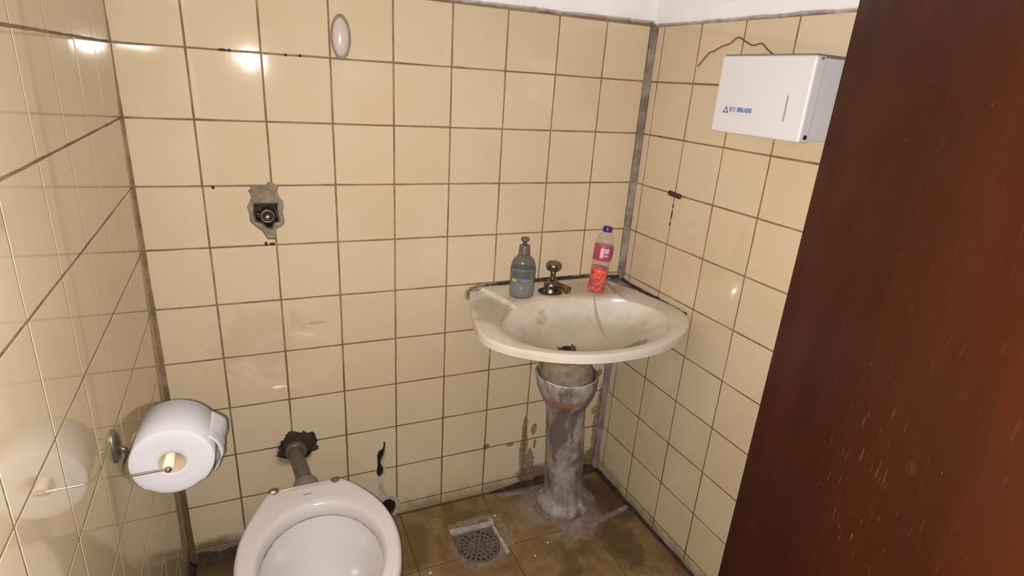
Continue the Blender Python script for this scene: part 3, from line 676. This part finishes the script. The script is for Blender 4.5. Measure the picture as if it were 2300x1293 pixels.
# ------------------------------------------------------------------ tap
TX, TY, TZ = 1.046, -0.100, SZ + 0.0102
tp = empty('tap', (TX, TY, TZ), 'small tarnished metal tap with round knob on the washbasin', 'tap')
def at(me, loc, rot=None):
    m_ = Matrix.Translation(loc)
    if rot is not None: m_ = m_ @ rot
    me.transform(m_); return me
part('base', at(lathe([(0.026, 0), (0.026, 0.004), (0.022, 0.008), (0.021, 0.016), (0.0225, 0.020), (0.021, 0.026), (0.015, 0.034), (0.010, 0.038)], 32, sx=1.15), (TX, TY, TZ)), M['tap'], tp, True)
part('stem', at(lathe([(0.0105, 0.036), (0.0085, 0.042), (0.0075, 0.050), (0.0085, 0.057), (0.0075, 0.060), (0.008, 0.068)], 24), (TX, TY, TZ)), M['tap'], tp, True)
part('knob', at(lathe([(0.008, 0.064), (0.017, 0.066), (0.0215, 0.072), (0.0235, 0.079), (0.0225, 0.086), (0.017, 0.092), (0.009, 0.0945), (0.001, 0.095)], 32), (TX, TY, TZ)), M['tap'], tp, True)
sp = smooth_path([(TX, TY, TZ+0.018), (TX+0.010, TY-0.024, TZ+0.021), (TX+0.018, TY-0.044, TZ+0.022), (TX+0.024, TY-0.058, TZ+0.021)], 6)
part('spout', tube(sp, [0.0145 - 0.002*i/(len(sp)-1) for i in range(len(sp))], 20), M['tap'], tp, True)
part('flange', at(lathe([(0.034, 0.0), (0.034, 0.002), (0.028, 0.0035)], 32, sx=1.1), (TX-0.004, TY, TZ-0.0003)), M['darkdirt'], tp, True, label='blackened ring under the tap')

# ------------------------------------------------------------------ soap bottle
BX, BY, BZ = 0.941, -0.112, SZ + 0.0092
sb = empty('soap_bottle', (BX, BY, BZ), 'grey clear soap bottle with push-pull cap left of the tap', 'bottle')
rz = Matrix.Rotation(-0.35, 4, 'Z')
def bt(prof, n=40, sx=1.0, sy=0.72, loc=(BX, BY, BZ), rot=rz, c0=True, c1=True): return at(lathe(prof, n, c0, c1, sx, sy), loc, rot)
part('liquid', bt([(0.030, 0.003), (0.0335, 0.008), (0.0335, 0.052), (0.001, 0.052)]), M['soapliquid'], sb, True)
part('shell', bt([(0.028, 0.0), (0.0335, 0.003), (0.0355, 0.010), (0.0355, 0.085), (0.0345, 0.097), (0.030, 0.110), (0.022, 0.120), (0.014, 0.1265), (0.0125, 0.130)], c1=False), M['soapshell'], sb, True)
lab = bt([(0.0358, 0.050), (0.0362, 0.052), (0.0362, 0.086), (0.0358, 0.088)], c0=False, c1=False); slab_l = part('label', lab, M['soaplabel'], sb, True, label='slate grey label band')
cap_o = part('cap', bt([(0.0165, 0.126), (0.0165, 0.129), (0.0150, 0.148), (0.0140, 0.153), (0.007, 0.156)], 28, 1, 1), M['soapcap'], sb, True)
part('nozzle', bt([(0.006, 0.154), (0.0055, 0.163), (0.011, 0.166), (0.0125, 0.170), (0.0105, 0.175), (0.003, 0.176)], 24, 1, 1), M['soapcap'], cap_o, True)
def wrap(th0, th1, z0, z1, rx, ry, loc, rot, n=10, e=0.0006):
    v = []; f = []
    for i in range(n+1):
        t = th0 + (th1-th0)*i/n
        for z in (z0, z1): v.append(((rx+e)*math.cos(t), (ry+e)*math.sin(t), z))
    for i in range(n): f.append((2*i, 2*i+2, 2*i+3, 2*i+1))
    return at(pyd(v, f), loc, rot)
part('print', wrap(-2.55, -2.1, 0.051, 0.059, 0.0362, 0.0261, (BX, BY, BZ), rz), M['yellowprint'], slab_l, label='small yellow print')
part('print', wrap(-1.75, -0.75, 0.053, 0.057, 0.0362, 0.0261, (BX, BY, BZ), rz), M['greyprint'], slab_l)
part('print', wrap(-2.5, -1.0, 0.062, 0.083, 0.0362, 0.0261, (BX, BY, BZ), rz), M['soapshell'], slab_l)

# ------------------------------------------------------------------ red detergent bottle
RX, RY, RZ = 1.184, -0.125, SZ + 0.0092
rb = empty('detergent_bottle', (RX, RY, RZ), 'leaning clear bottle half full of red liquid with magenta label', 'bottle')
tilt = Matrix.Rotation(0.085, 4, 'Y') @ Matrix.Rotation(0.3, 4, 'Z')
def rt(prof, n=40, c0=True, c1=True): return at(lathe(prof, n, c0, c1), (RX, RY, RZ + 0.0020), tilt)
part('liquid', rt([(0.022, 0.002), (0.0258, 0.006), (0.0262, 0.015), (0.0250, 0.030), (0.0258, 0.045), (0.0252, 0.060), (0.0258, 0.074), (0.001, 0.075)]), M['redliquid'], rb, True, label='bright red liquid')
part('shell', rt([(0.024, 0.0), (0.027, 0.005), (0.0272, 0.02), (0.0262, 0.030), (0.0272, 0.044), (0.0264, 0.06), (0.0275, 0.085), (0.0275, 0.150), (0.026, 0.160), (0.021, 0.172), (0.0145, 0.181), (0.0125, 0.185)], c1=False), M['redshell'], rb, True)
rlab = part('label', rt([(0.0277, 0.098), (0.0280, 0.100), (0.0280, 0.140), (0.0277, 0.142)], c0=False, c1=False), M['redlabel'], rb, True)
part('cap', rt([(0.0135, 0.183), (0.0138, 0.185), (0.0138, 0.195), (0.012, 0.198), (0.002, 0.1985)], 28), M['bluecap'], rb, True)
for t0, t1, z0, z1, m_ in ((-2.75, -2.35, 0.108, 0.137, 'pinkprint'), (-2.30, -1.85, 0.122, 0.137, 'pinkprint'), (-2.25, -1.9, 0.112, 0.118, 'pinkprint'), (-1.30, -0.95, 0.108, 0.135, 'bluecap'), (-1.02, -0.92, 0.106, 0.136, 'pinkprint')):
    part('label_mark', wrap(t0, t1, z0, z1, 0.0280, 0.0280, (RX, RY, RZ + 0.0020), tilt), M[m_], rlab)

# ------------------------------------------------------------------ pedestal (leaning, smeared with cement)
pb = Vector((1.155, -0.125, 0)); pt_ = Vector((1.088, -0.168, 0.545))
def pc(z): return pb + (pt_ - pb) * (z/0.545)
pd = empty('sink_pedestal', (pb.x, pb.y, 0), 'leaning grey cement-smeared pedestal column under the washbasin', 'pedestal')
def pring(r, z, amp, seed, n=56):
    c = pc(z); out = []
    for j in range(n):
        t = 2*PI*j/n; d = Vector((math.cos(t), math.sin(t), 0)); p_ = Vector((c.x, c.y, z)) + d*r
        k = amp*(noise.noise(p_*22 + Vector((seed, 0, 0))) + 0.5*noise.noise(p_*60)); out.append(tuple(p_ + d*k))
    return out
pr = [(0.094, 0.002), (0.094, 0.018), (0.088, 0.030), (0.076, 0.038), (0.068, 0.046), (0.066, 0.062), (0.065, 0.10), (0.064, 0.2), (0.063, 0.3), (0.062, 0.36), (0.062, 0.40), (0.064, 0.425), (0.072, 0.445), (0.083, 0.470), (0.091, 0.500), (0.095, 0.525), (0.0965, 0.545)]
ex = []
for (r0, z0), (r1, z1) in zip(pr, pr[1:]):
    k = max(1, int((z1-z0)/0.012))
    ex += [(r0 + (r1-r0)*i/k, z0 + (z1-z0)*i/k) for i in range(k)]
ex.append(pr[-1])
col_r = [pring(r, z, 0.0022, 1) for r, z in ex] + [pring(0.091, 0.548, 0.001, 1), pring(0.086, 0.540, 0.001, 1), pring(0.080, 0.500, 0.001, 1), pring(0.06, 0.47, 0.001, 1)]
part('column', loft(col_r), M['pedestal'], pd, True)
lipr = []
for i in range(60):
    t = 2*PI*i/60; c = pc(0.545); lipr.append((c.x + 0.094*math.cos(t), c.y + 0.094*math.sin(t), 0.547 + 0.002*noise.noise(Vector((math.cos(t)*3, math.sin(t)*3, 1)))))
lp = lipr[33:56]
part('lip_arc', tube(lp, [0.0008 + 0.0022*abs(noise.noise(Vector(p)*50)) for p in lp], 8), M['lipwhite'], pd, True, label='white arc along the front of the funnel lip')  # thin uneven white band on the front half of the lip
mound = []
for r, z in ((0.128, -0.002), (0.122, 0.0012), (0.113, 0.002), (0.108, 0.004), (0.097, 0.008), (0.09, 0.008)):
    ring_ = []
    for j in range(64):
        t = 2*PI*j/64; d = Vector((math.cos(t), math.sin(t), 0))
        k = 1 + 0.30*noise.noise(d*1.6 + Vector((3, 1, 0))) * (1 if r > .12 else .25) + (0.06 if r > .12 else 0.02)*noise.noise(d*7)
        x = pb.x + d.x*r*k; y = min(pb.y + d.y*r*k, -0.004)
        ring_.append((x, y, z + 0.003*noise.noise(Vector((x*40, y*40, 1)))*(z > 0)))
    mound.append(ring_)
part('cement_collar', loft(mound), M['collar'], pd, True, label='rough cement collar at the foot')
# rough cement filling that rises from the funnel towards the basin
plug = [pring(r, z, 0.003, 5, 40) for r, z in ((0.070, 0.480), (0.080, 0.520), (0.083, 0.545), (0.078, 0.570), (0.066, 0.600), (0.05, 0.618))]
part('cement_filling', loft(plug), M['bed'], pd, True, label='brownish cement filling inside the funnel')

# ------------------------------------------------------------------ floor drain
fd = empty('floor_drain', (0.817, -0.20, 0), 'round-slotted metal floor drain grate in a broken mortar pit', 'drain')
GX, GY, GR = 0.812, -0.205, 0.066
outer = [(GX - GR, -0.142), (GX - GR, GY)] + [(GX - GR*math.cos(t), GY - GR*1.05*math.sin(t)) for t in [PI*i/24 for i in range(1, 24)]] + [(GX + GR, GY), (GX + GR, -0.142)]
holes = []
for r0, r1, n, w_ in ((0.049, 0.060, 22, 0.0034), (0.033, 0.043, 16, 0.0030), (0.018, 0.027, 10, 0.0026), (0.004, 0.012, 5, 0.0020)):
    for k in range(n):
        t = 2*PI*(k+0.3)/n; d = Vector((math.cos(t), math.sin(t))); s2 = Vector((-d.y, d.x))
        hp = [Vector((GX, GY)) + d*a + s2*b for a, b in ((r0, -w_*0.8), ((r0+r1)/2, -w_), (r1, -w_*0.8), (r1, w_*0.8), ((r0+r1)/2, w_), (r0, w_*0.8))]
        if max(h.y for h in hp) < -0.146: holes.append([tuple(h) for h in hp])
part('grate', plate_holes(outer, holes, -0.010, -0.006), M['drain'], fd)
part('pit', box_me(DX0+.002, DX1-.002, DY0+.002, DY1-.002, -0.058, -0.05), M['black'], fd)
def rubble(poly, z0, z1, seed):
    v = [jig((x, y, z1), 0.003, 50, seed) for x, y in poly]; n = len(poly)
    return pyd([(x, y, z0) for x, y in poly] + [tuple(p) for p in v], [tuple(range(n)), tuple(range(n, 2*n))] + [(i, (i+1) % n, n+(i+1) % n, n+i) for i in range(n)])
def strip(x0, y0, x1, y1, wa, wb, k=12):
    d = Vector((x1-x0, y1-y0)); t = d.normalized(); nn = Vector((-t.y, t.x))
    a = [Vector((x0, y0)) + d*i/k + nn*(wa + 0.003*noise.noise(Vector((i*1.3, x0*30, y1)))) for i in range(k+1)]
    b = [Vector((x0, y0)) + d*i/k - nn*(wb + 0.003*noise.noise(Vector((i*1.7, y0*30, x1)))) for i in range(k+1)]
    return [tuple(p) for p in a] + [tuple(p) for p in reversed(b)]
part('pit_edge', rubble(strip(0.742, -0.127, 0.882, -0.135, 0.009, 0.008), -0.012, -0.001, 1), M['pale_lip'], fd, label='pale mortar edge behind the grate')
part('pit_edge', rubble(strip(0.884, -0.108, 0.886, -0.268, 0.006, 0.005), -0.012, 0.001, 2), M['pale_lip'], fd, label='pale mortar edge right of the grate')
part('pit_bed', rubble(strip(0.742, -0.110, 0.90, -0.110, 0.012, 0.008), -0.012, 0.0012, 3), M['bed'], fd)
part('pit_bed', plate_holes([(DX0, DY0), (DX1, DY0), (DX1, -0.144), (DX0, -0.144)], [[(GX + (x-GX)*1.03, min(GY + (y-GY)*1.03, -0.1445)) for x, y in outer]], -0.012, -0.0045), M['collar'], fd, label='mortar bed holding the grate')
part('pit_bed', rubble(strip(0.906, -0.12, 0.906, -0.25, 0.014, 0.012), -0.003, 0.0022, 6), M['bed'], fd)

part('mortar_smear', rubble(strip(1.20, -0.252, 1.362, -0.222, 0.010, 0.008, 16), -0.001, 0.0016, 11), M['collar'], floor, label='grey cement smear from the pedestal to the right wall')
part('mortar_smear', rubble(strip(0.95, -0.028, 1.09, -0.040, 0.012, 0.006, 16), -0.001, 0.0016, 12), M['collar'], floor, label='grey cement smear along the back wall foot')
# ------------------------------------------------------------------ crumbs on the floor
for k, (x, y, r) in enumerate(((0.905, -0.11, 0.004), (1.02, -0.275, 0.0035), (0.96, -0.31, 0.003), (0.64, -0.265, 0.0045), (1.03, -0.12, 0.003), (0.155, -0.07, 0.004))):
    lbl = ('tiny white plaster crumb beside the drain corner', 'tiny white plaster crumb on the floor before the pedestal', 'tiny white plaster crumb on open floor right of the drain front', 'tiny white plaster crumb on the floor right of the toilet', 'tiny white plaster crumb behind the drain near pedestal collar', 'tiny white plaster crumb in the dirt left of the toilet')[k]
    tag(link('plaster_crumb', lump((x, y, r*0.6), r, k, 0.4, 2, (1, 1, 0.6)), M['crumb'], None, True), lbl, 'crumb', 'plaster crumbs on the floor')

# ------------------------------------------------------------------ toilet
TZR = ZA - 1.0
to = empty('toilet_bowl', (0.335, -0.45, 0), 'white ceramic toilet bowl without seat against back wall', 'toilet')
tout = [(0.226, -0.258), (0.243, -0.245), (0.32, -0.244), (0.392, -0.245), (0.415, -0.258), (0.446, -0.296), (0.479, -0.354), (0.496, -0.41), (0.502, -0.46), (0.499, -0.515), (0.482, -0.585), (0.445, -0.650), (0.39, -0.693), (0.33, -0.706), (0.268, -0.690), (0.213, -0.640), (0.177, -0.57), (0.160, -0.49), (0.163, -0.42), (0.176, -0.365), (0.195, -0.318), (0.213, -0.282)]
td_ = [(p.x, p.y) for p in closed_spline([(x, y, 0) for x, y in tout], 8)]
TC = (0.333, -0.475); NT = 160
TO = [ray_poly(TC, 2*PI*i/NT, td_) for i in range(NT)]
tin = [(0.333 + 0.130*math.copysign(abs(math.cos(t))**0.95, math.cos(t)), -0.488 + 0.162*math.sin(t)) for t in [2*PI*i/120 for i in range(120)]]
TI = [ray_poly(TC, 2*PI*i/NT, tin) for i in range(NT)]
ft = [(0.333 + 0.105*math.cos(t), -0.44 + 0.17*math.sin(t)) for t in [2*PI*i/120 for i in range(120)]]
TF = [ray_poly(TC, 2*PI*i/NT, ft) for i in range(NT)]
def trg(fr, z): return [(TC[0] + fr(i)*math.cos(2*PI*i/NT), TC[1] + fr(i)*math.sin(2*PI*i/NT), z) for i in range(NT)]
R_ = []
R_.append(trg(lambda i: TF[i]*1.06, 0.001)); R_.append(trg(lambda i: TF[i]*1.06, 0.02)); R_.append(trg(lambda i: TF[i]*0.95, 0.05)); R_.append(trg(lambda i: TF[i]*0.86, 0.12))
R_.append(trg(lambda i: TF[i]*0.5 + TO[i]*0.36, 0.20)); R_.append(trg(lambda i: TF[i]*0.2 + TO[i]*0.68, 0.28)); R_.append(trg(lambda i: TO[i]*0.91, 0.33)); R_.append(trg(lambda i: TO[i]*0.955, TZR-0.042)); 
for off, dz in ((-0.004, -0.036), (0.0, -0.026), (0.0, -0.012), (-0.002, -0.005), (-0.006, -0.001), (-0.011, 0.0)):
    R_.append(trg(lambda i: TO[i]+off, TZR+dz))
for k in range(1, 6): R_.append(trg(lambda i: (TO[i]-0.011) + (TI[i]+0.008-TO[i]+0.011)*k/5, TZR - 0.0005*k))
for off, dz in ((0.003, -0.005), (-0.001, -0.011), (-0.003, -0.025), (-0.003, -0.038), (0.000, -0.042), (0.006, -0.0435), (0.014, -0.043)): R_.append(trg(lambda i: TI[i]+off, TZR+dz))
for s_, h_ in ((1.075, 0.049), (1.03, 0.065), (0.95, 0.085), (0.84, 0.115), (0.72, 0.15), (0.58, 0.18), (0.45, 0.20), (0.36, 0.215), (0.30, 0.25), (0.22, 0.27), (0.1, 0.275)):
    R_.append(trg(lambda i: TI[i]*s_, TZR - h_))
bowl = loft(R_)
hc = []
for x, y, r in ((0.2435, -0.2515, 0.0115), (0.3885, -0.2545, 0.0105)):
    c = lathe([(r, -0.05), (r, 0.02)], 20); c.transform(Matrix.Translation((x, y, TZR))); hc.append(c)
bowl = cut(bowl, hc)
part('bowl', bowl, M['toilet'], to, True)
st_ = [(TC[0] + (TI[i]-0.0022)*math.cos(2*PI*i/NT), TC[1] + (TI[i]-0.0022)*math.sin(2*PI*i/NT), TZR - 0.0405) for i in range(int(NT*0.06), int(NT*0.44))]  # path of a thin grey tube painting the undercut's shadow line
part('rim_shade', tube(st_, [0.0004 + 0.0017*abs(noise.noise(Vector(p_)*45)) for p_ in st_], 6), M['slot'], to, True, label='broken grey line painted as shade under the rim')
for x, y, r in ((0.2435, -0.2515, 0.0117), (0.3885, -0.2545, 0.0107)):
    c = lathe([(r, -0.016), (r, -0.0012), (r*0.86, -0.0008), (r*0.86, -0.013), (0.001, -0.013)], 20); c.transform(Matrix.Translation((x, y, TZR))); part('bolt_hole', c, M['stain'], to, True, label='rust brown seat bolt hole')
part('hinge_stub', lump((0.2425, -0.2525, TZR-0.004), 0.005, 3, 0.25, 2, (1.3, 0.9, 0.8)), M['crumb'], to, True)
mk = box_me(-0.009, 0.009, -0.0011, 0.0011, 0, 0.0003); mk.transform(Matrix.Translation((0.319, -0.288, TZR - 0.0006)) @ Matrix.Rotation(0.05, 4, 'Z')); part('maker_mark', mk, M['slot'], to, label='small dark printed mark')
wt = trg(lambda i: TI[i]*0.37, TZR-0.211); part('water', loft([wt, trg(lambda i: TI[i]*0.02, TZR-0.211)], False, True), plain('toilet_water', (0.45, 0.40, 0.36), 0.03, Alpha=0.35), to)

# ------------------------------------------------------------------ flush pipe
fp = empty('flush_pipe', (0.307, 0, 0.322), 'short grey flush pipe from stained wall hole to toilet', 'pipe')
pp = smooth_path([(0.305, 0.004, 0.331), (0.308, -0.05, 0.329), (0.316, -0.11, 0.322), (0.322, -0.165, 0.31), (0.325, -0.235, 0.29)], 8)
part('pipe', tube(pp, 0.0205, 28), M['pipe'], fp, True)
part('wall_collar', ycyl(0.306, 0.331, [(0.028, 0.003), (0.030, -0.010), (0.029, -0.022), (0.0235, -0.026), (0.0205, -0.024)]), M['pipe'], fp, True)
part('wall_dirt', lump((0.315, 0.0, 0.338), 0.050, 5.3, 0.42, 5, (1.0, 0.10, 0.92), 13.0), M['darkdirt'], fp, True, label='dark crust round the pipe')
cone = []
for k, r in ((0.60, 0.020), (0.66, 0.030), (0.76, 0.036), (0.92, 0.039), (1.0, 0.039)):
    i = min(len(pp)-2, int(k*(len(pp)-1))); p_ = pp[i]; t = (pp[i+1]-pp[i]).normalized(); a = t.cross(Vector((0, 0, 1))).normalized(); b = a.cross(t)
    cone.append([tuple(p_ + a*r*math.cos(2*PI*j/28) + b*r*math.sin(2*PI*j/28)) for j in range(28)])
part('gasket', loft(cone), M['gasket'], fp, True, label='grey rubber cone gasket')

# ------------------------------------------------------------------ toilet roll and holder
RXc, RY0, RZc, RR, RL = 0.107, -0.603, ZA - 0.633, 0.0600, 0.098
tr = empty('toilet_roll', (RXc, RY0 + RL/2, RZc - RR), 'white toilet paper roll on a wire holder at left wall', 'toilet roll')
def rollring(r, y, sq=1.0, n=64):
    out = []
    for j in range(n):
        t = 2*PI*j/n; k = 1 + 0.012*math.sin(3*t+1) - (0.04 if math.sin(t) < -0.75 else 0)*sq
        out.append((RXc + 0.004 + r*k*math.cos(t), y, RZc + 0.003 + r*k*math.sin(t)))
    return out
c_r = 0.0195
rr = [rollring(c_r, RY0+RL-0.001, 0), rollring(c_r, RY0+0.0015, 0), rollring(c_r+0.001, RY0, 0)] + [rollring(c_r + (RR-c_r)*k, RY0 + 0.0006*math.sin(k*40)) for k in (0.2, 0.4, 0.6, 0.8, 0.97)] + [rollring(RR, RY0+0.0015), rollring(RR, RY0+RL*0.5), rollring(RR, RY0+RL-0.0015), rollring(RR*0.98, RY0+RL)]
rr.append(rr[0]); paper = part('paper', loft(rr, False, False), M['paper'], tr, True)
core = loft([rollring(0.0194, RY0+RL-.002, 0), rollring(0.0194, RY0+0.002, 0), rollring(0.0182, RY0+0.002, 0), rollring(0.0182, RY0+RL-.002, 0), rollring(0.0194, RY0+RL-.002, 0)], False, False); part('core', core, M['card'], tr, True, label='cardboard core')
# crumpled loose end at the right side
bm = bmesh.new(); g_ = []
for i in range(11):
    row = []
    for j in range(13):
        u = i/10; v = j/12; t = 0.50 - u*1.15; r = RR + 0.0015 + 0.012*math.sin(PI*u)*(0.5+0.5*v) + (0.006*u)
        p_ = Vector((RXc + 0.004 + r*math.cos(t), RY0 + 0.012 + v*(RL-0.014), RZc + 0.003 + r*math.sin(t)))
        row.append(bm.verts.new(p_ + noise.noise_vector(p_*55)*0.0035*min(1, u*3)))
    g_.append(row)
for i in range(10):
    for j in range(12): bm.faces.new((g_[i][j], g_[i+1][j], g_[i+1][j+1], g_[i][j+1]))
le = part('loose_end', mesh_from(bm), M['paper'], paper, True, label='crumpled loose end of paper'); sd = le.modifiers.new('s', 'SOLIDIFY'); sd.thickness = 0.0006
th = empty('roll_holder', tuple(WL.p(0.55, RZc - 0.04, 0)), 'bent wire toilet roll holder with dark wall rosette', 'holder')
yf, yb = RY0 - 0.013, RY0 + RL + 0.010
XB = 0.047
wp = [(RXc, yf + 0.03, RZc+0.002), (RXc, yf + 0.004, RZc+0.002), (RXc - 0.004, yf, RZc+0.002), (0.085, yf, RZc+0.002), (XB + 0.006, yf, RZc+0.002), (XB, yf + 0.006, RZc+0.0015), (XB - 0.006, (yf+yb)/2 - 0.03, RZc - 0.002), (XB - 0.006, (yf+yb)/2 + 0.03, RZc - 0.002), (XB-0.004, yb - 0.006, RZc+0.001), (XB + 0.003, yb, RZc+0.001), (0.085, yb, RZc+0.001), (RXc-0.004, yb, RZc+0.001), (RXc, yb-0.005, RZc+.001), (RXc, yb - 0.03, RZc+0.001)]
arm = part('wire_arm', tube(smooth_path(wp, 6), 0.0022, 12), M['steel'], th, True)
sph = bmesh.new(); bmesh.ops.create_uvsphere(sph, u_segments=20, v_segments=12, radius=0.0058); me = mesh_from(sph); me.transform(Matrix.Translation((RXc, yf - 0.001, RZc + 0.002))); part('knob', me, M['steel'], arm, True, label='ball end of the wire')
tb = tube([(RXc, yf, RZc+0.004), (RXc, RY0+0.05, RZc+0.0065)], 0.0075, 18); part('spindle', tb, M['crumb'], th, True, label='cream plastic spindle')
ym = (yf+yb)/2 + 0.06; ym = -0.548
def xcyl(prof, y, z, n=28): return loft([[(x, y + 0.62*r*math.cos(2*PI*j/n), z + r*math.sin(2*PI*j/n)) for j in range(n)] for r, x in prof])
xw = WL.p(-ym/math.cos(YL), RZc + 0.016).x
part('rosette', xcyl([(0.030, xw-0.001), (0.030, xw+0.003), (0.024, xw+0.007), (0.012, xw+0.009)], ym, RZc + 0.016), M['oldsteel'], th, True, label='dark oval wall plate')
pz_ = smooth_path([(xw+0.004, ym, RZc+0.016), (xw+0.016, ym-0.01, RZc+0.014), (XB-0.007, (yf+yb)/2+0.01, RZc-0.002)], 6); part('post', tube(pz_, 0.004, 12), M['oldsteel'], th, True)
